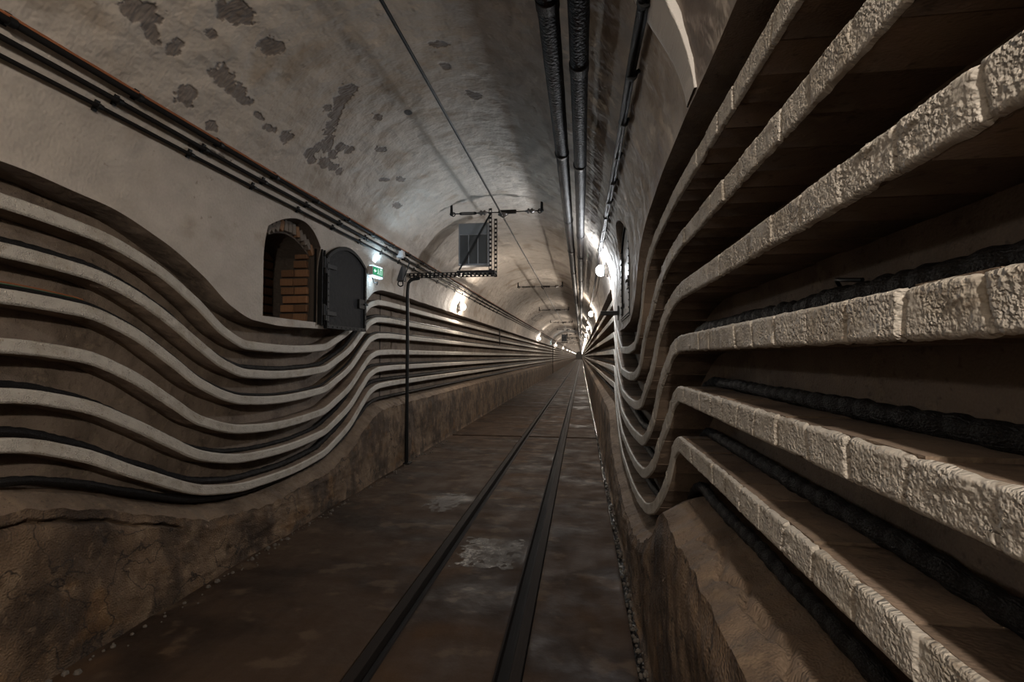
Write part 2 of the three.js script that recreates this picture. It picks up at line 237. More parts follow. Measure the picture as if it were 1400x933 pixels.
// ------------------------------------------------------------------ ceiling: the vault
const ceiling = struct('ceiling', 'whitewashed barrel vault with peeling patches over the rails', 'ceiling');
const alphaOf = (Y) => (Y < SP ? (Y - SP) / BY : Math.asin(clamp((Y - SP) / BY, 0, 1)));
function vaultPoint(al, Z, off) {
  let x, y, nx, ny;
  if (al < 0) { x = CX - AX; y = SP + al * BY; nx = 1; ny = 0; } else if (al > Math.PI) { x = CX + AX; y = SP - (al - Math.PI) * BY; nx = -1; ny = 0; }
  else { x = CX - AX * Math.cos(al); y = SP + BY * Math.sin(al); nx = Math.cos(al) / AX; ny = -Math.sin(al) / BY; const l = Math.hypot(nx, ny); nx /= l; ny /= l; }
  return [x + nx * off, y + ny * off];
}
const relief = (al, Z) => { const up = sst(.3, .8, al); return .006 * fbm(Z * 1.6, al * 2.2, 3) + up * (.009 * fbm(Z * 4 + 9, al * 5, 3) + .004 * vn(Z * 11, al * 17)); };
const NICHE = { L: { c: 3.34, w: .335, b: .265, s: .86, a: .985, side: 'L' }, R: { c: 3.62, w: .33, b: .265, s: .83, a: .965, side: 'R' } };
const nTop = (n, Z) => n.s + (n.a - n.s) * Math.max(0, 1 - ((Z - n.c) / n.w) ** 2);
const inN = (n, Z, Y) => Math.abs(Z - n.c) < n.w && Y > n.b && Y < nTop(n, Z);
function outline(n, k = 40) { const o = []; for (const t of range(0, 1, 12)) o.push([n.c - n.w, mix(n.b, n.s, t)]); for (let i = 1; i < k; i++) { const q = 2 * i / k - 1; o.push([n.c + n.w * q, n.s + (n.a - n.s) * (1 - q * q)]); } for (const t of range(0, 1, 12)) o.push([n.c + n.w, mix(n.s, n.b, t)]); for (const t of range(0, 1, 16)) o.push([mix(n.c + n.w, n.c - n.w, t), n.b]); return o; }
{
  const zs = zlist([NEAR, -.8, .3], [-.8, 6, .022], [6, 9, .05]), qs = range(0, 1, 170), nv = qs.length;
  const YZ = [];
  const g = grid(zs, qs, (Z, q) => {
    const al = mix(alphaOf(topY('L', Z)), Math.PI - alphaOf(topY('R', Z)), q), [x, y] = vaultPoint(al, Z, relief(al, Z) * sst(9, 8, Z) * Math.min(1, q * 30, (1 - q) * 30)); YZ.push([Z, y, al]);
    return [x, y, -Z, (Z + 1.5) / 12, (al + .5) / (Math.PI + 1)];
  });
  const keep = [], ix = g.index.array, P = g.attributes.position;
  const hole = (k) => { const [Z, y, al] = YZ[k]; if (Z < 2.8 || Z > 4.2) return null; const n = al < 1.57 ? NICHE.L : NICHE.R; return inN(n, Z, y) ? n : null; };
  for (let k = 0; k < ix.length; k += 3) { const a = hole(ix[k]), b = hole(ix[k + 1]), c = hole(ix[k + 2]); if (a && b && c) continue; keep.push(ix[k], ix[k + 1], ix[k + 2]); }
  // snap the rim of the opening onto its outline
  const outl = { L: outline(NICHE.L, 120), R: outline(NICHE.R, 120) };
  for (const k of new Set(keep)) { const n = hole(k); if (!n) continue; const [Z, y] = YZ[k]; let best = 9, bp = null; for (const o of outl[n.side]) { const d = Math.hypot(o[0] - Z, o[1] - y); if (d < best) { best = d; bp = o; } } P.setXYZ(k, wallX(n.side, bp[1]), bp[1], -bp[0]); }
  g.setIndex(keep); g.computeVertexNormals();
  part('vault_surface', g, M.vault, ceiling);
  const zf = zlist([9, 30, .5], [30, 60, 1.5], [60, FAR, 5]);
  part('vault_surface', grid(zf, range(0, 1, 72), (Z, q) => { const al = mix(alphaOf(topY('L', 9)), Math.PI - alphaOf(topY('R', 9)), q), [x, y] = vaultPoint(al, Z, .008 * fbm(Z * .7, al * 2, 2)); return [x, y, -Z, (Z + 1.5) / 12, (al + .5) / (Math.PI + 1)]; }), M.vault, ceiling);
  // raised plaster rib across the vault
  const a0 = 1.75, a1 = Math.PI - alphaOf(topY('R', 1.4)) - .012;
  const prof = [[1.36, -.03], [1.36, .020], [1.362, .0235], [1.366, .025], [1.52, .022], [1.545, .018], [1.56, -.03]];
  part('rib', grid(range(0, prof.length - 1, (prof.length - 1) * 3), range(a0, a1, 140), (k, al) => { const i = Math.min(prof.length - 2, Math.floor(k)), t = k - i, tp = mix(.3, 1, sst(a1 + .01, a1 - .35, al)), Z = 1.36 + (mix(prof[i][0], prof[i + 1][0], t) - 1.36) * mix(.4, 1, tp), o0 = mix(prof[i][1], prof[i + 1][1], t), o = (o0 > 0 ? o0 * tp : o0) + .001 * vn(al * 30, k); const [x, y] = vaultPoint(al, Z, o); return [x, y, -Z, al * 1.15, k * .03]; }), M.rib, ceiling, 'smooth white raised rib');
}
// soffit of the recess: underside of the vault's lower edge, back to the recess wall
// ------------------------------------------------------------------ walls: recess, ledge and plinth on both sides
const wallL = struct('wall_left', 'stained concrete wall with cable recess, plinth and open bricked niche', 'wall');
const wallR = struct('wall_right', 'stained concrete wall with cable recess, plinth and grey closed shutter', 'wall');
const zWall = zlist([NEAR, -.8, .3], [-.8, 6, .025], [6, 12, .15], [12, 30, 1], [30, FAR, 6]);
for (const [s, W] of [['L', wallL], ['R', wallR]]) {
  const sg = s === 'L' ? -1 : 1;
  part('recess_soffit', grid(zWall, range(0, 1, 7), (Z, t) => [mix(wallX(s, topY(s, Z)) - sg * .003, BKX[s] + sg * .02, t), topY(s, Z) - .012 * Math.sin(t * 3.14) + .012 * t * fbm(Z * 5, t * 2 + sg, 3), -Z, Z, t * .2]), M.back, W);
  part('recess_back', grid(zWall, range(0, 1, 40), (Z, t) => { const y0 = ledgeY(s, Z) - .03, y1 = topY(s, Z) + .01, Y = mix(y0, y1, t); return [BKX[s] + sg * .006 * fbm(Z * 4, Y * 4, 3), Y, -Z, Z, Y]; }), M.back, W);
  // plinth: face, crumbled arris, sloping ledge
  const zP = s === 'R' ? zlist([NEAR, -.4, .2], [-.4, 3, .012], [3, 6, .03], [6, 12, .15], [12, 30, 1], [30, FAR, 6]) : zlist([NEAR, -.4, .2], [-.4, 6, .018], [6, 12, .15], [12, 30, 1], [30, FAR, 6]);
  const front = (Z) => ledgeY(s, Z) - .085 - .02 * fbm(Z * 3, sg * 5, 3) - .012 * vn(Z * 14, sg);
  const rows = s === 'R' ? 64 : 96;
  const lumps = (Z, t) => sst(8, 6, Z) * ((s === 'L' ? .032 : .018) * fbm(Z * 1.7, t * 2.2 + sg * 7, 4) + .007 * fbm(Z * 14, t * 10, 3));
  const crackL = (Z, q) => s === 'L' && Z > .9 && Z < 2.35 ? 1 - sst(.004, .016, Math.abs(q - .93 + .05 * fbm(Z * 3.2, 4, 4) + .05 * (Z - 1.5) ** 2)) : 0, crackR = (Z, q) => s === 'R' && Z > .4 && Z < 1.5 ? 1 - sst(.02, .06, Math.abs(q - .34 - .35 * fbm(Z * 6, 8, 4))) : 0;
  part('plinth', grid(zP, range(0, 1, rows), (Z, q) => { const yf = front(Z), y = mix(FLOOR - .05, yf, q); return [PLX[s] + sg * (-.02 * (1 - sst(0, .12, q)) - lumps(Z, q * .68) + .014 * sst(.86, 1, q) + .03 * crackL(Z, q)), y, -Z, Z, y]; }), M.concrete, W);
  part('ledge', grid(zP, range(0, 1, 32), (Z, q) => { const yf = front(Z), e = 1 - (1 - q) ** 2.2, near = sst(8, 6, Z); return [mix(PLX[s] + sg * (.014 - lumps(Z, .68)), BKX[s], q), mix(yf, ledgeY(s, Z), mix(q, e, .6)) + near * sst(0, .1, q) * .010 * fbm(Z * 6, q * 3 + 31, 4) - .016 * crackR(Z, q), -Z, Z, yf + q * .22]; }), M.ledge, W, 'dusty tan sloping ledge');
}
// openings of the niches
{
  const n = NICHE.L, o = outline(n), xb = -2.47, xs = -2.125, n2 = { ...n, w: .312, s: .77, a: .885, b: n.b }, o2 = outline(n2);
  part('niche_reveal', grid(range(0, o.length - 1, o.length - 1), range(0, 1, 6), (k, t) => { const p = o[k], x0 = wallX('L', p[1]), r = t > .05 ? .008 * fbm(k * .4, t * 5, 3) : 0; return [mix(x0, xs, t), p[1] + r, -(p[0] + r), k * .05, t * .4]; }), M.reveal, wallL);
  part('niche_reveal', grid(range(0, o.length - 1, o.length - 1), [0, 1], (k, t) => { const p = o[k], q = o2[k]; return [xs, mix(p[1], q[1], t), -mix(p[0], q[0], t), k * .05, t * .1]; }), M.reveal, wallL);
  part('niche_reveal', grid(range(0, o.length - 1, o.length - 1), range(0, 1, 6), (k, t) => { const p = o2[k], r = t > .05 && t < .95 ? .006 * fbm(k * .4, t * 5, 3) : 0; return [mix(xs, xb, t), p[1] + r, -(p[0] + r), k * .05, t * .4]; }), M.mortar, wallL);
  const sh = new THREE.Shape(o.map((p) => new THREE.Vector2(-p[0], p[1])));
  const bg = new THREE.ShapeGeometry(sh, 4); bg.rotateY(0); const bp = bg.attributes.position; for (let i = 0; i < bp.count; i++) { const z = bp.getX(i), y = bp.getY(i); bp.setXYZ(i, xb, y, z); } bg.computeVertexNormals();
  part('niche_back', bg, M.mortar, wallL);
  part('joint_strip', box(.006, topY('L', 5.3) - ledgeY('L', 5.3), .008, BKX.L + .008, (topY('L', 5.3) + ledgeY('L', 5.3)) / 2, -5.3), M.black, wallL);
  const r = rng(5);
  const nf = new THREE.Group(); nf.name = 'niche_brickwork'; wallL.add(nf);
  // far jamb, seen from the gallery: headers with open joints
  const ch = .0695; let cnt = 0;
  for (let c = 0; c < 8; c++) {
    const y = n.b + .004 + ch * (c + .5), off = c % 2 ? .0 : -.05;
    for (let k = 0; k < 4; k++) {
      const w = c === 2 ? .2 : .105, x = -2.122 - (k + .5) * (w + .011) + (c === 2 ? 0 : off * .2); if (x - w / 2 < -2.47 || k > 1) continue; if (c === 2 && k > 1) continue;
      if (c > 5 && k > 0) continue;
      const dep = .03 + .012 * r();
      const b = part(numbered('brick'), rbox(w, .056, dep, .006), M.brick[(cnt++ * 7 + c) % 4], nf); b.position.set(x, y, -(n2.c + n2.w) + dep / 2 - .004 * r()); b.rotation.z = (r() - .5) * .05; b.rotation.y = (r() - .5) * .06;
    }
  }
  // back of the niche: stretchers
  for (let c = 0; c < 10; c++) for (let k = 0; k < 4; k++) {
    const w = .2, Z = n.c - n.w + .02 + (k + (c % 2 ? .5 : 0)) * .212; const y = n.b + ch * (c + .5); if (Z - .05 > n.c + n.w || y > nTop(n, clamp(Z, n.c - n.w * .95, n.c + n.w * .95))) continue;
    const z1 = Math.max(n.c - n.w, Z - w / 2), z2 = Math.min(n.c + n.w, Z + w / 2); if (z2 - z1 < .04) continue;
    const b = part(numbered('brick'), rbox(.03, .056, z2 - z1, .006), M.brick[(c * 3 + k) % 4], nf); b.position.set(xb + .012 + .008 * r(), y, -(z1 + z2) / 2);
  }
  // ring of whitewashed arch bricks
  const K = 13; for (let k = 0; k < K; k++) {
    const q = 2 * (k + .5) / K - 1, Z = n.c + (n.w - .015) * q, y = n.s - .045 + (n.a - n.s) * (1 - q * q), tx = -1, ty = (n.a - n.s) / n.w * 2 * q;
    const b = part(numbered('brick'), rbox(.05, .08, .043, .005), k % 4 ? M.brickWhite : M.brick[1], nf); b.position.set(xs + .006, y, -Z); b.rotation.x = Math.atan2(ty, 1);
  }
  // right niche: shallow reveal behind the closed shutter
  const nr = NICHE.R, orr = outline(nr);
  part('niche_reveal', grid(range(0, orr.length - 1, orr.length - 1), range(0, 1, 4), (k, t) => { const p = orr[k]; return [mix(wallX('R', p[1]), .45, t), p[1], -p[0], k * .05, t * .2]; }), M.vault, wallR);
}

// ------------------------------------------------------------------ floor: slabs, gutter
const floor = struct('floor', 'worn damp concrete floor slabs around the sunken rails', 'floor');
{
  const RX = [-.90, -.262], X0 = -2.09, X1 = .215;
  const strips = [[X0, RX[0] - .03], [RX[0] + .085, RX[1] - .085], [RX[1] + .03, X1]];
  const joints = [NEAR, 7.72, 12.1, 16.5, 21, 25.4, 30, 40, 55, 75, 100, FAR];
  const r = rng(11);
  strips.forEach(([a, b], si) => {
    for (let k = 0; k + 1 < joints.length; k++) {
      const z0 = joints[k] + (k === 1 ? .05 : .012), z1 = joints[k + 1] - (k === 0 ? .05 : .012), dy = (r() - .5) * .006, ch = .006, ph = r() * 3;
      const zs = [z0, z0 + ch, ...range(z0 + .02, z1 - .02, 10), z1 - ch, z1], xs = [a, a + ch, ...range(a + .02, b - .02, 8), b - ch, b];
      const top = grid(xs, zs, (x, Z) => { const e = Math.min(x - a, b - x, Z - z0, z1 - Z); return [x, FLOOR + dy - (e < ch * .5 ? ch : 0), -Z, x + ph, Z + ph]; });
      const d = .12, side = [box(b - a, d, z1 - z0, (a + b) / 2, FLOOR + dy - d / 2 - ch, -(z0 + z1) / 2)];
      part(numbered('slab'), merge([top, ...side]), M.floor, floor);
    }
  });
  part('patch', grid(range(0, 1, 24), range(0, 1, 24), (u, v) => [mix(-.80, -.36, u), FLOOR + .0035, -mix(2.9, 3.4, v), u, v]), M.patch, floor, 'pale scuffed repair patch');
  part('patch', grid(range(0, 1, 12), range(0, 1, 12), (u, v) => [mix(-1.35, -.95, u), FLOOR + .0035, -mix(3.8, 4.5, v), u * .5, v * .6 + .3]), M.scuff, floor, 'pale scuff mark');
  part('bedding', box(3.2, .06, FAR - NEAR, -.9, FLOOR - .16, -(FAR + NEAR) / 2), M.groove, floor);
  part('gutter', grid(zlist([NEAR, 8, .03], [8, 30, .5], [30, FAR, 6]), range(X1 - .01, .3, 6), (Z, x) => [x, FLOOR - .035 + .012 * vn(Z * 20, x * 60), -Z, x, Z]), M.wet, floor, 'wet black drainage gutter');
  const stones = []; for (let k = 0; k < 260; k++) { const Z = .9 + r() * r() * 9, s = .004 + r() * .008; const g = new THREE.IcosahedronGeometry(s, 0); g.rotateX(r() * 6).rotateY(r() * 6); stones.push(g.translate(X1 + .006 + r() * .035, FLOOR - .025 + r() * .008, -Z)); }
  const st = part('grit', merge(stones), M.stone, floor); st.userData.kind = 'stuff';
  const lst = []; for (let k = 0; k < 220; k++) { const Z = 1.2 + r() * 6, s = .004 + r() * r() * .014; const g = new THREE.IcosahedronGeometry(s, 0); g.rotateX(r() * 6).rotateY(r() * 6); lst.push(g.translate(-2.02 + r() * r() * .12, FLOOR + .002, -Z)); }
  const s2 = part('grit', merge(lst), M.stone, floor); s2.userData.kind = 'stuff';
  // rails
  ['rail beside the wide walkway slabs, with its dark flange groove', 'rail beside the narrow strip along the gutter, with its dark flange groove'].forEach((t, k) => {
    const g = thing('rail', `worn steel ${t}`, 'rail', [RX[k], FLOOR, 0]); const s = k ? -1 : 1, L = FAR - NEAR, zc = -(FAR + NEAR) / 2;
    part('rail_head', merge([rbox(.048, .05, L, .006, 0, -.027, zc), box(.016, .08, L, 0, -.09, zc)]), M.rail, g);
    part('groove', box(.062, .02, L, s * .055, -.062, zc), M.groove, g, 'dirt-filled black flange groove');
    part('guard_strip', box(.008, .05, L, s * .082, -.028, zc), M.rail, g);
  });
}
// ends of the gallery
{ const e = struct('wall_back', 'plain concrete bulkhead closing the gallery behind', 'wall'); part('bulkhead', box(3.4, 3.6, .3, CX, .2, -NEAR + .15), M.concrete, e);
  const f = struct('wall_front', 'far end wall of the gallery', 'wall'); part('bulkhead', box(3.4, 3.6, .3, CX, .2, -FAR - .15), M.rib, f); }

// ------------------------------------------------------------------ cable shelves
const TH = .058;
function vth(s, i, Z) { const sl = (shelfY(s, i, Z + .02) - shelfY(s, i, Z - .02)) / .04; return TH * (1 + .9 * (Math.sqrt(1 + sl * sl) - 1)); }
const ord = ['lowest', 'second', 'third', 'fourth', 'fifth', 'topmost'];
const ROUGH = [.55, .5, .35, 1.0, .55, .35];
for (const s of ['L', 'R']) for (let i = 0; i < 6; i++) {
  const sg = s === 'L' ? -1 : 1, where = s === 'L' ? 'on the wall with the open black shutter' : 'on the wall with the grey closed shutter';
  const lab = i === 0 ? `lowest white-edged cable shelf, just above the plinth, ${where}` : i === 5 ? `topmost white-edged cable shelf, ${where}` : `${ord[i]} white-edged cable shelf up from the plinth, ${where}`;
  const g = thing('cable_shelf', lab, 'shelf', [0, 0, 0], s === 'L' ? 'shelves under the open niche' : 'shelves under the closed niche');
  const xf = SHX[s] + sg * .003, xb = BKX[s] + sg * .012;
  const bodySeg = (zs, name, mat, wob = 0) => part(name, grid(zs, [0, 1, 2, 3, 4, 5, 6, 7, 8], (Z, k) => { const y = shelfY(s, i, Z), t = vth(s, i, Z) / 2, w = wob * fbm(Z * 7, k * 1.7 + i * 5, 3); const q = [[xf, t - .004], [xf + sg * .004, t], [mix(xf, xb, .5), t], [xb, t], [xb, -t], [mix(xf, xb, .5), -t + w], [xf + sg * .004, -t + w], [xf, -t + .004], [xf, t - .004]][k]; return [q[0], y + q[1], -Z, Z, k * .05 + i * .3]; }), mat, g);
  let zStart = NEAR;
  if (s === 'R') {                                // bare header bricks can be told apart along the near stretch
    const r = rng(100 + i); let Z = -.35; bodySeg(zlist([NEAR, -.36, .2]), 'shelf_body', M.shelf[0]);
    while (Z < 4.9) {
      const w = .108 + .012 * r(), z1 = Z + w - (.0025 + .004 * r()), dy = (r() - .5) * .005, dx = (r() - .5) * .006; const zs = [Z, (Z + z1) / 2, z1];
      const b = grid(zs, [0, 1, 2, 3, 4], (zz, k) => { const y = shelfY(s, i, zz) + dy, t = vth(s, i, zz) / 2 - .001; const q = [[xf + dx * .3 + .002, t], [xb, t], [xb, -t], [xf + dx * .3 + .002, -t], [xf + dx * .3 + .002, t]][k]; return [q[0], y + q[1], -zz, zz + i * .37, k * .12 + i * .3]; });
      const caps = [Z, z1].map((zz) => grid([xf + .002, xb], [-1, 1], (x, q) => [x, shelfY(s, i, zz) + dy + q * (vth(s, i, zz) / 2 - .001), -zz, x, q * .03]));
      part(numbered('brick'), merge([b.toNonIndexed(), ...caps]), M.shelf[Math.floor(r() * 4)], g);
      Z += w;
    }
    zStart = Z;
  } else bodySeg(zlist([NEAR, -.4, .2], [-.4, 6, .03]), 'shelf_body', M.shelf[i % 2 ? 0 : 2], .006), zStart = 6;
  bodySeg(zlist([zStart, 7, .05], [7, 12, .25], [12, 30, 1.5], [30, FAR, 8]), 'shelf_body', M.shelf[0]);
  // limewashed plaster nosing: rough, cracked, uneven edges
  const joints = []; { const r = rng(300 + i + (s === 'L' ? 50 : 0)); let z = -.35; while (z < 6.5) { z += s === 'R' ? .108 + .012 * r() : .25 + .5 * r(); joints.push([z, r() < (s === 'R' ? .7 : .4) ? .35 + r() * .65 : .08, (r() - .5) * .02]); } }
  const jd = (Z, v) => { let m = 0; for (const [z, d, sl] of joints) { const e = Math.abs(Z - z - sl * v - .003 * vn(v * 4 + z * 9, z)); if (e < .012) m = Math.max(m, d * (1 - sst(.001, .0065, e))); } return m; };
  const stepJ = (Z) => { let k = 0; while (k < joints.length && joints[k][0] < Z) k++; const b = TB[(k * 977 + i * 131 + (s === 'L' ? 7 : 0)) & 65535]; return b; };
  const zs = s === 'R' ? zlist([NEAR, -.2, .2], [-.2, .1, .02], [.1, 1.5, .0028], [1.5, 3, .007], [3, 5.4, .025], [5.4, 12, .2], [12, 30, 1.5], [30, FAR, 8]) : zlist([NEAR, -.2, .2], [-.2, 1.2, .03], [1.2, 5.6, .012], [5.6, 12, .2], [12, 30, 1.5], [30, FAR, 8]);
  const nr = s === 'R' ? 26 : 10, A = s === 'R' ? 1 : .35;
  part('painted_edge', grid(zs, range(-1, 1, nr), (Z, v) => {
    const t = vth(s, i, Z) / 2, y0 = shelfY(s, i, Z), near = Z < 5.4 ? 1 : 0; let x = 0, yy = v * t;
    if (near) {
      const patchy = clamp(ROUGH[i] * (.55 + 1.3 * fbm(Z * 3.1 + i * 11, v * .5, 2)), 0, 1.1);
      x = A * (.0036 * patchy * fbm(Z * 170, v * 4.6 + i * 9, 2) + .0016 * fbm(Z * 30, v * .9 + i * 3, 3) + .002 * stepJ(Z) * (s === 'R' ? 1 : 0)) - .0085 * A * jd(Z, v) * (1 - .4 * patchy);
      const lump = sst(.34, .55, fbm(Z * 11 + i * 4, v * .8 + 50 + i, 3)); x += A * .003 * lump;
      const edge = Math.abs(v) > .99 ? 1 : 0; x += -.004 * (Math.abs(v) > .8 ? (Math.abs(v) - .8) / .2 : 0);
      yy += edge * Math.sign(v) * A * (.0045 * fbm(Z * 24 + v * 3, i * 7, 3)) - Math.sign(v) * (Math.abs(v) > .9 ? .004 * A * jd(Z, v) : 0);
      const chip = sst(.33, .5, fbm(Z * 9 + 77, v * 1.2 + i * 13, 3)) * (v < -.5 ? 1 : 0); yy += chip * A * .008;
    }
    if (Math.abs(v) > .999) return [SHX[s] + sg * .004, y0 + yy * .985, -Z, Z, (v + 1) * .03 + i * .13];
    return [SHX[s] - sg * (.005 + x), y0 + yy, -Z, Z, (v + 1) * .03 + i * .13];
  }), M.lime, g, 'flaking white limewashed front edge');
}

// ------------------------------------------------------------------ cables lying on the shelves
function cable(label, s, i, dx, r, wrap, mat, zs, seed) {
  const sg = s === 'L' ? -1 : 1;
  const path = (Z) => { const y = i < 0 ? ledgeY(s, Z) + .004 : shelfY(s, i, Z) + vth(s, i, Z) / 2; return [SHX[s] + sg * (dx + .008 * vn(Z * 1.6 + seed, seed)), y + r * .95 + (wrap ? .003 * vn(Z * 5, seed) : 0)]; };
  return single('cable', runTube(zs, path, (Z, f) => wrap ? r * (1 + .2 * Math.abs(Math.sin(Z * 62 + f * .5 + 1.5 * vn(Z * 6, seed))) + .2 * vn(Z * 14 + seed, Math.cos(f) * 1.3) + .05 * vn(Z * 60, f)) : r, wrap ? 14 : 10), mat, label, 'cable', s === 'L' ? 'cables beside the plinth niche wall' : 'taped cables along the closed niche wall');
}
const zcR = zlist([NEAR, -.2, .1], [-.2, 3, .007], [3, 6, .03], [6, 14, .3]), zcL = zlist([NEAR, .5, .1], [.5, 6, .02], [6, 30, .4]);
cable('thick black tape-wrapped cable on the plinth ledge under the brick shelves', 'R', -1, .075, .0145, 1, M.cable, zcR, 3);
cable('thick black tape-wrapped cable on the lowest brick shelf', 'R', 0, .10, .015, 1, M.cable, zcR, 8);
cable('thick black tape-wrapped cable on the second brick shelf', 'R', 1, .115, .015, 1, M.cable, zcR, 15);
cable('thick black tape-wrapped cable with a loose tie on the third brick shelf', 'R', 2, .085, .019, 1, M.cable, zcR, 23);
single('cable_tie', curve([[.452, .03 + shelfY('R', 2, .93), -.93], [.446, .072 + shelfY('R', 2, .93), -.93], [.43, .084 + shelfY('R', 2, .93), -.91], [.418, .078 + shelfY('R', 2, .93), -.86], [.424, .072 + shelfY('R', 2, .93), -.82]], .0035, 30, 6), M.black, 'loose black strap looped over the cable on the third brick shelf', 'strap');
cable('black taped cable on the plinth ledge below the open shutter', 'L', -1, .04, .016, 1, M.cable, zcL, 31);
cable('thick black cable on the second shelf under the open niche', 'L', 1, .08, .014, 1, M.cable, zcL, 41);
cable('black wrapped cable bundle on the lowest shelf under the open niche', 'L', 0, .08, .02, 1, M.cable, zcL, 44);
cable('thin black cable on the fourth shelf under the open niche', 'L', 3, .03, .010, 0, M.cable, zcL, 47);
cable('black wrapped cable on the fifth shelf under the open niche', 'L', 4, .05, .015, 1, M.cable, zcL, 52);
cable('thin green wire on the fourth shelf under the open niche', 'L', 3, .05, .005, 0, M.green, zlist([NEAR, .5, .2], [.5, 2.1, .03]), 60).position.y = .016;
cable('thin orange wire above the green wire on the fourth shelf', 'L', 3, .06, .003, 0, M.orange, zlist([NEAR, .5, .2], [.5, 1.9, .03]), 61).position.y = .03;

// ------------------------------------------------------------------ conduits clipped along the vault (open niche side)
{
  const zs = zlist([NEAR, 0, .5], [0, 9, .06], [9, 40, .8], [40, FAR, 8]);
  const at = (al, off) => (Z) => { const [x, y] = vaultPoint(al + .004 * vn(Z * .9, al * 9), Z, off); return [x, y]; };
  const defs = [[.395, .0085, M.conduit, 'thin dark conduit, lowest of three clipped along the vault above the open niche', .028], [.449, .0105, M.conduit, 'dark conduit, middle one of three clipped along the vault above the open niche', .032], [.507, .013, M.conduit, 'black conduit carrying a rust-orange strip, uppermost of three on the vault', .036]];
  defs.forEach(([al, r, mat, lab, off], k) => {
    const p = at(al, off), g = thing('conduit', lab, 'pipe', [0, 0, 0]);
    part('tube', runTube(zs, p, () => r, 10), mat, g);
    if (k === 2) part('rusty_strip', runTube(zs, (Z) => { const [x, y] = vaultPoint(al + .013 + .002 * vn(Z * 5, 4), Z, off - .004); return [x, y]; }, (Z, f) => .007 + .002 * vn(Z * 9, 2), 6), M.orange, g, 'rust-orange upper strip');
    for (let Z = .78 + k * .06; Z < 12; Z += .49) {
      const [x, y] = p(Z), [wx, wy] = vaultPoint(al, Z, 0), [ax, ay] = vaultPoint(al - .022, Z, .008), [bx, by] = vaultPoint(al + .022, Z, .008);
      part('clip', merge([cyl(r * 1.35, r * 1.35, .022, x, y, -Z, 'z', 10), bar([x, y, -Z], [wx, wy, -Z], .018, .012), bar([ax, ay, -Z], [bx, by, -Z], .012, .016)]), M.black, g);
    }
  });
  // junction box by the exit sign with its lead
  const [jx, jy] = vaultPoint(.47, 5.05, .045);
  const j = thing('junction_box', 'small grey junction box on the conduits above the exit sign', 'junction box', [jx, jy, -5.05]);
  part('housing', rbox(.06, .08, .08, .008), M.lightGrey, j); part('lid', rbox(.012, .066, .066, .004, .034, 0, 0), M.lightGrey, j); part('lead', curve([[.02, -.02, .0], [.07, -.06, -.08], [.03, -.18, -.1], [-.03, -.28, -.16], [-.04, -.3, -.2]], .006), M.black, j);
}
// ------------------------------------------------------------------ big pipes and cable bundle overhead
{
  const zs = zlist([NEAR, 0, .3], [0, 8, .04], [8, 40, .6], [40, FAR, 6]);
  [[-.093 * h, 1.02 * h, .041, 'rusty black overhead pipe, the one nearer the trolley wire'], [-.004 * h, .955 * h, .038, 'rusty black overhead pipe, the one nearer the wall cable']].forEach(([X, Y, r, lab], k) => {
    const g = thing('overhead_pipe', lab, 'pipe', [0, 0, 0], 'overhead pipes');
    part('tube', runTube(zs, (Z) => [X + .006 * vn(Z * .5, k * 9), Y + .006 * vn(Z * .6, k * 5 + 3)], (Z, f) => r * (1 + .035 * vn(Z * 9, f + k * 7)), 20), M.pipe, g);
    for (let Z = 1.75 + k * .28; Z < 40; Z += 2.9) { part('collar', cyl(r * 1.08, r * 1.08, .05, X, Y, -Z, 'z', 20), M.pipe, g); }
    for (let Z = 3.1; Z < 40; Z += 2.9) { const top = vaultTop(X); part('hanger_strap', merge([bar([X, Y, -Z], [X, top, -Z], .02, .006), cyl(r * 1.1, r * 1.1, .03, X, Y, -Z, 'z', 16)]), M.iron, g); }
  });
  function vaultTop(X) { return SP + BY * Math.sqrt(1 - ((X - CX) / AX) ** 2); }
  const cb = thing('cable_bundle', 'strapped black cable bundle running to the wall lamp junction box', 'cable', [0, 0, 0]);
  const bp = (dx, dy) => (Z) => [.142 * h + dx + .006 * vn(Z * 1.4, dx * 90), .825 * h + dy + .006 * vn(Z * 1.2, 7 + dy * 70)];
  [[0, 0, .011], [.016, -.005, .008], [.005, .015, .008]].forEach(([dx, dy, r]) => part('cable_strand', runTube(zlist([NEAR, 0, .3], [0, 4.95, .04]), bp(dx, dy), () => r, 10), M.cable, cb));
  for (let Z = .7; Z < 4.9; Z += .38) { const [x, y] = bp(.008, .004)(Z); part('strap', merge([cyl(.022, .022, .014, x, y, -Z, 'z', 12), bar([x, y, -Z], [x + .06, y + .03, -Z], .012, .012)]), M.black, cb); }
  const f = thing('cable_bundle', 'thin black cable sagging from lamp to lamp further along the wall', 'cable', [0, 0, 0]);
  part('cable_strand', runTube(zlist([5.0, 30, .25], [30, FAR, 6]), (Z) => [.15 * h, .83 * h - .12 * Math.sin(Math.PI * (((Z - 5.0) % 5.2) / 5.2)) ** 2 * .4], () => .014, 8), M.cable, f);
}

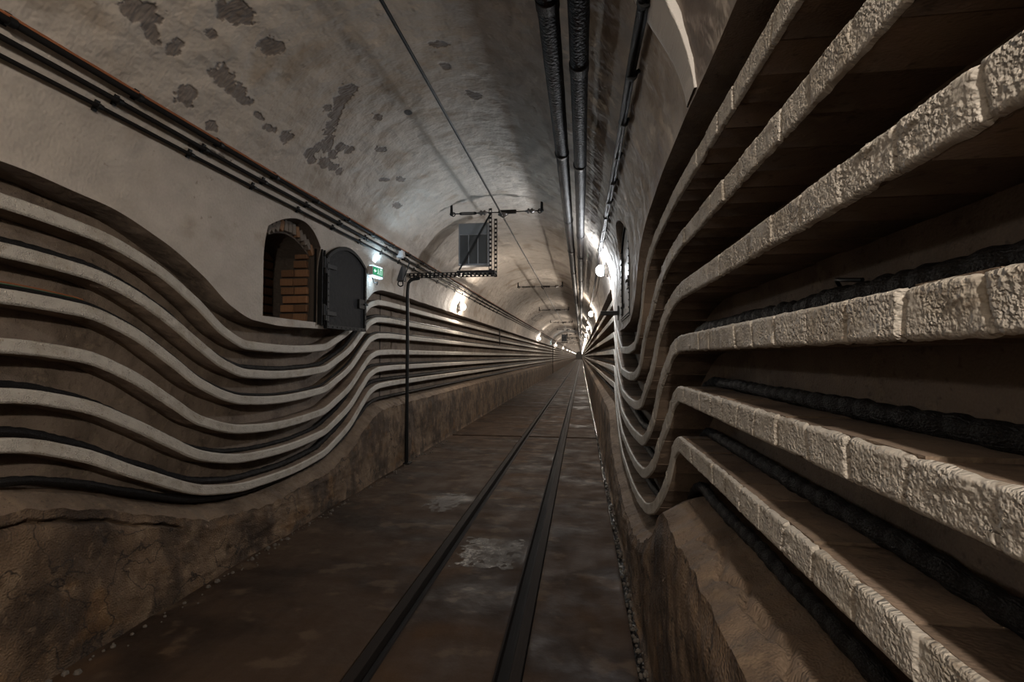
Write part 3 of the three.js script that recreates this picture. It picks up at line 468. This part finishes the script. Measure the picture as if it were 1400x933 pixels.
// ------------------------------------------------------------------ wall lamps
function lamp(side, X, Y, Z, label, group, power, detail, stem = 0, cool = false) {
  const d = side === 'L' ? 1 : -1, g = thing('wall_lamp', label, 'lamp', [X, Y, -Z], group);
  if (stem) part('stem', cyl(.014, .014, stem + .02, (side === 'L' ? -1 : 1) * stem / 2, 0, 0, 'x', 10), M.grey, g);
  part('base', cyl(.062, .07, .04, d * .018, 0, 0, 'x', 20), M.lightGrey, g);
  const gl = new THREE.SphereGeometry(.055, 20, 14); gl.scale(.95, 1.05, 1); part('globe', gl.translate(d * .075, 0, 0), cool ? M.bulbCool : M.bulb, g, 'glowing white glass globe');
  part('rim', new THREE.TorusGeometry(.057, .006, 8, 24).rotateY(Math.PI / 2).translate(d * .04, 0, 0), M.grey, g);
  if (detail) { part('lead', curve([[d * .02, .06, 0], [d * .03, .12, .02], [d * .02, .17, .0], [d * .03, .22, -.02]], .007), M.black, g); part('connection_box', rbox(.07, .07, .08, .008, d * .03, .25, -.02), side === 'R' ? M.black : M.lightGrey, g); }
  const p = new THREE.PointLight(cool ? COOL_COLOR : LAMP_COLOR, power, 0, 2); p.position.set(d * .075, 0, 0); p.castShadow = true; p.shadow.radius = 2.5; p.name = 'lamp_light'; g.add(p);
  return g;
}
{
  const Yr = .70 * h, Xr = wallX('R', Yr) - .005, Yl = .66 * h, Xl = wallX('L', Yl) + .005;
  lamp('R', wallX('R', .80 * h) - .025, .80 * h, -1.0, 'globe wall lamp on the brick shelf wall before the plaster rib', 'lamps in a row', LAMP_POWER * 2.15, false, .025);
  lamp('R', wallX('R', .70 * h) - .005, .70 * h, 5.15, 'lit globe wall lamp below the junction box at the end of the strapped cable bundle', 'lamps in a row', LAMP_POWER * .65, true, 0, true);
  for (let k = 2; k < 37; k++) lamp('R', Xr, Yr, 5.15 + (k - 1) * 5.3, k < 12 ? `lit globe wall lamp, ${nth[k]} along the gutter side counting from the strapped cable bundle` : 'tiny distant lit globe wall lamp at the far end of the gutter side row', k < 12 ? 'nearer lamps along the gutter side' : 'distant lamps along the gutter side', LAMP_POWER * .8, k < 4);
  lamp('L', Xl, Yl, -3.4, 'globe wall lamp over the shelves before the open niche', 'lamps over the walkway', LAMP_POWER * .65, true);
  lamp('L', Xl, Yl, 8.15, 'lit globe wall lamp on the vault just past the signal bracket', 'lamps over the walkway', LAMP_POWER * .65, true);
  for (let k = 1; k < 12; k++) lamp('L', Xl, Yl, 8.15 + k * 15.6, `lit globe wall lamp over the walkway, ${nth[k + 1]} counting from the signal bracket`, 'distant lamps over the walkway', LAMP_POWER * .65, k < 2);
}

// ------------------------------------------------------------------ trolley wire and its span hangers
single('trolley_wire', runTube(zlist([NEAR, 60, .5], [60, FAR, 5]), (Z) => [-.645 * h, 1.165 * h - .004 * Math.cos(Z)], () => .0085, 8), M.black, 'black bare trolley wire strung along the crown of the vault', 'wire');
{
  const mk = () => {
    const g = thing('wire_hanger', 'rod and insulator span hanger over the louvred signal box', 'wire hanger', [-.705 * h, 1.205 * h, -5.1], 'span hangers of the trolley wire');
    for (const s of [-1, 1]) {
      part('hook', merge([cyl(.012, .016, .10, s * .48, .05, 0), new THREE.TorusGeometry(.02, .006, 6, 14).translate(s * .46, -.004, 0), new THREE.SphereGeometry(.02, 10, 8).translate(s * .48, 0, 0)]), M.black, g);
      part('insulator', new THREE.LatheGeometry([[0, -.05], [.012, -.05], [.014, -.035], [.028, -.025], [.028, -.012], [.014, 0], [.028, .012], [.028, .025], [.014, .035], [.012, .05], [0, .05]].map((p) => new THREE.Vector2(...p)), 14).rotateZ(Math.PI / 2).translate(s < 0 ? -.14 : .36, 0, 0), M.porcelain, g);
    }
    part('rod', merge([cyl(.006, .006, .94, 0, 0, 0, 'x', 8), rbox(.16, .008, .008, .002, -.3, .012, 0), rbox(.16, .008, .008, .002, -.3, -.012, 0), cyl(.014, .014, .02, -.38, 0, 0, 'x', 8), cyl(.014, .014, .02, -.22, 0, 0, 'x', 8)]), M.black, g);
    part('clamp_bar', rbox(.19, .04, .03, .006, .12, 0, 0), M.iron, g);
    part('clamp', new THREE.LatheGeometry([[0, .0], [.05, -.004], [.055, -.02], [.03, -.034], [.012, -.05], [0, -.05]].map((p) => new THREE.Vector2(...p)), 16).translate(.075, -.012, 0), M.porcelain, g);
    return g;
  };
  const a = mk(); const zz = [10.7, 16.2, 22.2, 28.4, 35, 42, 50, 60];
  zz.forEach((Z, k) => copyThing(a, 'wire_hanger', `span hanger of the trolley wire, ${nth[k + 2]} counting from the louvred signal box`, [-.705 * h, 1.2 * h, -Z], k ? 'distant span hangers' : 'span hangers of the trolley wire'));
}

// ------------------------------------------------------------------ steel shutters
function archShape(w, b, s, a) { const sh = new THREE.Shape(); sh.moveTo(0, b); sh.lineTo(w, b); sh.lineTo(w, s); for (let k = 1; k <= 24; k++) { const q = 1 - 2 * k / 24; sh.lineTo(w / 2 + w / 2 * q, s + (a - s) * (1 - q * q)); } sh.lineTo(0, b); return sh; }
function shutter(name, label, w, hs_, ha, mat, rimMat) {       // local: hinge axis at the origin, leaf along +X, face toward +Z
  const g = thing(name, label, 'shutter', [0, 0, 0]);
  part('leaf', new THREE.ExtrudeGeometry(archShape(w, 0, hs_, ha), { depth: .012, bevelEnabled: true, bevelSize: .002, bevelThickness: .002, bevelSegments: 1 }), mat, g);
  const o = archShape(w, 0, hs_, ha), inn = archShape(w - .05, .025, hs_ - .005, ha - .028); const pts = inn.getPoints().map((p) => new THREE.Vector2(p.x + .025, p.y)); o.holes.push(new THREE.Path(pts));
  part('rim', new THREE.ExtrudeGeometry(o, { depth: .03, bevelEnabled: true, bevelSize: .002, bevelThickness: .002, bevelSegments: 1 }).translate(0, 0, -.004), rimMat, g);
  for (const y of [.12, hs_ - .08]) part('hinge', merge([cyl(.015, .015, .12, -.012, y, .014), rbox(.13, .035, .008, .002, .055, y, .03)]), rimMat, g);
  const rv = []; for (const x of range(.013, w - .013, 9)) rv.push(new THREE.SphereGeometry(.006, 6, 4).translate(x, .012, .028)); for (const y of range(.05, hs_, 10)) { rv.push(new THREE.SphereGeometry(.006, 6, 4).translate(.013, y, .028), new THREE.SphereGeometry(.006, 6, 4).translate(w - .013, y, .028)); }
  part('rivets', merge(rv), rimMat, g);
  part('latch', merge([rbox(.09, .085, .022, .003, w - .085, hs_ * .42, .022), cyl(.008, .008, .06, w - .03, hs_ * .42, .04, 'x', 8)]), rimMat, g);
  return g;
}
{
  const d = shutter('steel_shutter', 'black arched steel shutter swung open beside the brick niche', .61, .58, .71, M.door, M.black);
  d.position.set(-2.045, .225, -3.74); d.rotation.y = Math.PI / 2 - .09;
  const f = thing('shutter_frame', 'rusted black hinge channel on the jamb of the brick niche', 'frame', [-2.07, .25, -3.69]);
  part('channel', merge([box(.05, .60, .012, .01, .3, 0), box(.012, .60, .06, -.015, .3, .0), box(.05, .6, .012, .01, .3, -.04)]), M.black, f); for (const y of [.12, .5]) part('hinge_pin', cyl(.018, .018, .09, .03, y, -.02), M.black, f);
  const e = shutter('steel_shutter', 'grey arched steel shutter closed in the niche of the brick shelf wall', .64, .53, .685, M.doorGrey, M.black);
  e.position.set(.335, .27, -3.30); e.rotation.y = -Math.PI / 2; e.scale.x = 1; e.position.z = -3.30; e.rotation.y = -Math.PI / 2; e.position.z = -(3.62 + .32);
  const b = thing('bracket', 'short black steel bracket sticking out beside the grey shutter', 'bracket', [.30, .36, -4.25]);
  part('arm', rbox(.16, .035, .03, .004, -.06, 0, 0), M.black, b); part('plate', rbox(.012, .12, .06, .003, .006, 0, 0), M.black, b);
}

// ------------------------------------------------------------------ exit sign
{
  const cv = document.createElement('canvas'); cv.width = 512; cv.height = 208; const c = cv.getContext('2d');
  c.fillStyle = '#0a8a5c'; c.fillRect(0, 0, 512, 208); c.fillStyle = '#e8fff6';
  const person = (x) => { c.beginPath(); c.arc(x + 8, 46, 16, 0, 7); c.fill(); c.lineWidth = 20; c.strokeStyle = '#e8fff6'; c.lineCap = 'round'; const l = (...p) => { c.beginPath(); c.moveTo(p[0], p[1]); for (let k = 2; k < p.length; k += 2) c.lineTo(p[k], p[k + 1]); c.stroke(); }; l(x + 4, 76, x + 14, 122); l(x + 14, 122, x - 14, 146, x - 36, 168); l(x + 14, 122, x + 40, 144, x + 36, 180); c.lineWidth = 13; l(x + 2, 78, x - 34, 96); l(x + 6, 76, x + 42, 96); };
  c.beginPath(); c.moveTo(40, 104); c.lineTo(110, 44); c.lineTo(110, 84); c.lineTo(170, 84); c.lineTo(170, 124); c.lineTo(110, 124); c.lineTo(110, 164); c.closePath(); c.fill();
  person(260); c.fillRect(360, 24, 104, 160); c.fillStyle = '#0a8a5c'; c.fillRect(384, 44, 60, 140);
  const t = new THREE.CanvasTexture(cv); t.colorSpace = THREE.SRGBColorSpace;
  const face = new THREE.MeshStandardMaterial({ map: t, emissiveMap: t, emissive: 0xffffff, emissiveIntensity: .3, roughness: .4 });
  const glow = new THREE.MeshStandardMaterial({ color: 0xffffff, emissive: SIGN_COLOR, emissiveIntensity: .6, roughness: .5 });
  const mk = (Z, label) => {
    const Y = .664 * h, g = thing('exit_sign', label, 'exit sign', [wallX('L', Y) + .012, Y, -Z], 'exit signs'); g.rotation.y = -.1;
    part('housing', rbox(.05, .088, .21, .006, .03, 0, 0), M.lightGrey, g);
    const p = new THREE.PlaneGeometry(.196, .078); p.rotateY(Math.PI / 2).translate(.0565, .002, 0); part('sign_face', p, face, g, 'green running-man face');
    part('diffuser', rbox(.044, .018, .2, .004, .033, -.05, 0), glow, g, 'glowing white underside');
    part('lead', curve([[.02, -.055, .05], [.03, -.09, .045], [.02, -.11, .0], [.03, -.095, -.04], [.01, -.12, -.06]], .005), M.black, g);
    const a = new THREE.RectAreaLight(SIGN_COLOR, 16, .19, .075); a.position.set(.062, 0, 0); a.rotation.y = -Math.PI / 2; g.add(a);
    part('top_diffuser', rbox(.04, .012, .19, .003, .034, .048, 0), glow, g, 'glowing white top edge');
    const u = new THREE.RectAreaLight(SIGN_COLOR, 75, .19, .035); u.position.set(.05, .058, 0); u.up.set(0, 0, 1); u.lookAt(.6, .5, -.1); g.add(u);
    const b = new THREE.PointLight(SIGN_COLOR, .03, 0, 2); b.position.set(.045, -.1, 0); b.castShadow = true; g.add(b);
    return g;
  };
  mk(4.66, 'green lit exit sign on the vault between the open black shutter and the signal bracket'); mk(33, 'distant lit exit sign before the far signal bracket');
}

// ------------------------------------------------------------------ signal bracket: bent post, arm, louvred box
{
  const mk = (Z, label) => {
    const g = thing('signal_bracket', label, 'signal bracket', [-2.02, FLOOR, -Z], 'signal brackets'); const Y = .93 - FLOOR;
    part('post', merge([new THREE.TubeGeometry(new THREE.CatmullRomCurve3([[0, 0, 0], [0, .8, 0], [0, 1.6, 0], [0, Y - .14, 0], [.015, Y - .06, 0], [.06, Y - .03, 0], [.14, Y - .02, 0]].map((p) => new THREE.Vector3(...p))), 60, .02, 10), rbox(.1, .012, .1, .003, 0, .006, 0)]), M.black, g);
    const perf = (a, b, w, t) => { const A = new THREE.Vector3(...a), B = new THREE.Vector3(...b), n = Math.max(2, Math.round(A.distanceTo(B) / .05)), o = []; const q = (k) => A.clone().lerp(B, k).toArray(); const u = Math.abs(B.y - A.y) > Math.abs(B.x - A.x) ? [1, 0] : [0, 1]; const e = w / 2 - .004; for (const s of [-1, 1]) o.push(bar([A.x + u[0] * s * e, A.y + u[1] * s * e, A.z], [B.x + u[0] * s * e, B.y + u[1] * s * e, B.z], .008, t)); for (let k = 0; k <= n; k++) { const [x, y, z] = q(k / n); o.push(u[0] ? box(w, .022, t, x, y, z) : box(.022, w, t, x, y, z)); } return merge(o); };
    for (const z of [-.075, .075]) part('arm_rail', perf([.0, Y + .012, z], [1.04, Y + .012, z], .035, .006), M.iron, g);
    for (const x of [.12, .36, .6, 1.03]) part('arm_tie', rbox(.03, .008, .15, .002, x, Y - .004, 0), M.iron, g);
    for (const z of [-.075, .075]) part('upright', perf([1.0 + (z > 0 ? .0 : .035), Y, z], [1.0 + (z > 0 ? .0 : .035), Y + (z > 0 ? .74 : .66), z], .035, .006), M.iron, g);
    part('base_plate', rbox(.44, .03, .17, .004, .83, Y + .03, 0), M.iron, g);
    part('brace', bar([.64, Y + .05, .085], [1.0, Y + .68, .085], .02, .008), M.black, g);
    const bx = part('signal_box', rbox(.35, .49, .12, .006, .80, Y + .35, 0), M.frameLight, g, 'grey louvred signal box');
    part('head_panel', rbox(.32, .115, .01, .003, .80, Y + .525, .062), M.panel, bx);
    for (const x of [-.108, 0, .108]) part('dark_pane', rbox(.098, .33, .01, .003, .80 + x, Y + .29, .062), M.panelDark, bx);
    for (const x of [-.054, .054]) part('mullion', rbox(.01, .33, .014, .002, .80 + x, Y + .29, .066), M.frameLight, bx);
    const jb = part('switch_box', rbox(.12, .17, .12, .006, -.02, Y - .0, .22), M.grey, g, 'grey switch box'); part('handle', new THREE.TorusGeometry(.032, .007, 6, 18).translate(-.0, Y - .11, .23), M.black, jb);
    return g;
  };
  mk(5.6, 'bent black post with arm carrying the louvred signal box near the exit sign'); mk(35.5, 'distant signal bracket with a small dark box deep in the gallery');
}
// thin marker bracket further along
{ const g = thing('rod_bracket', 'thin iron rod bracket fixed across the shelves past the signal bracket', 'bracket', [-2.08, .22 * h, -12.6]); part('rod', cyl(.012, .012, .5, 0, .26, 0, 'y', 8), M.iron, g); part('crosspiece', rbox(.02, .02, .2, .003, 0, .42, 0), M.iron, g); }

renderer.render(scene, camera);
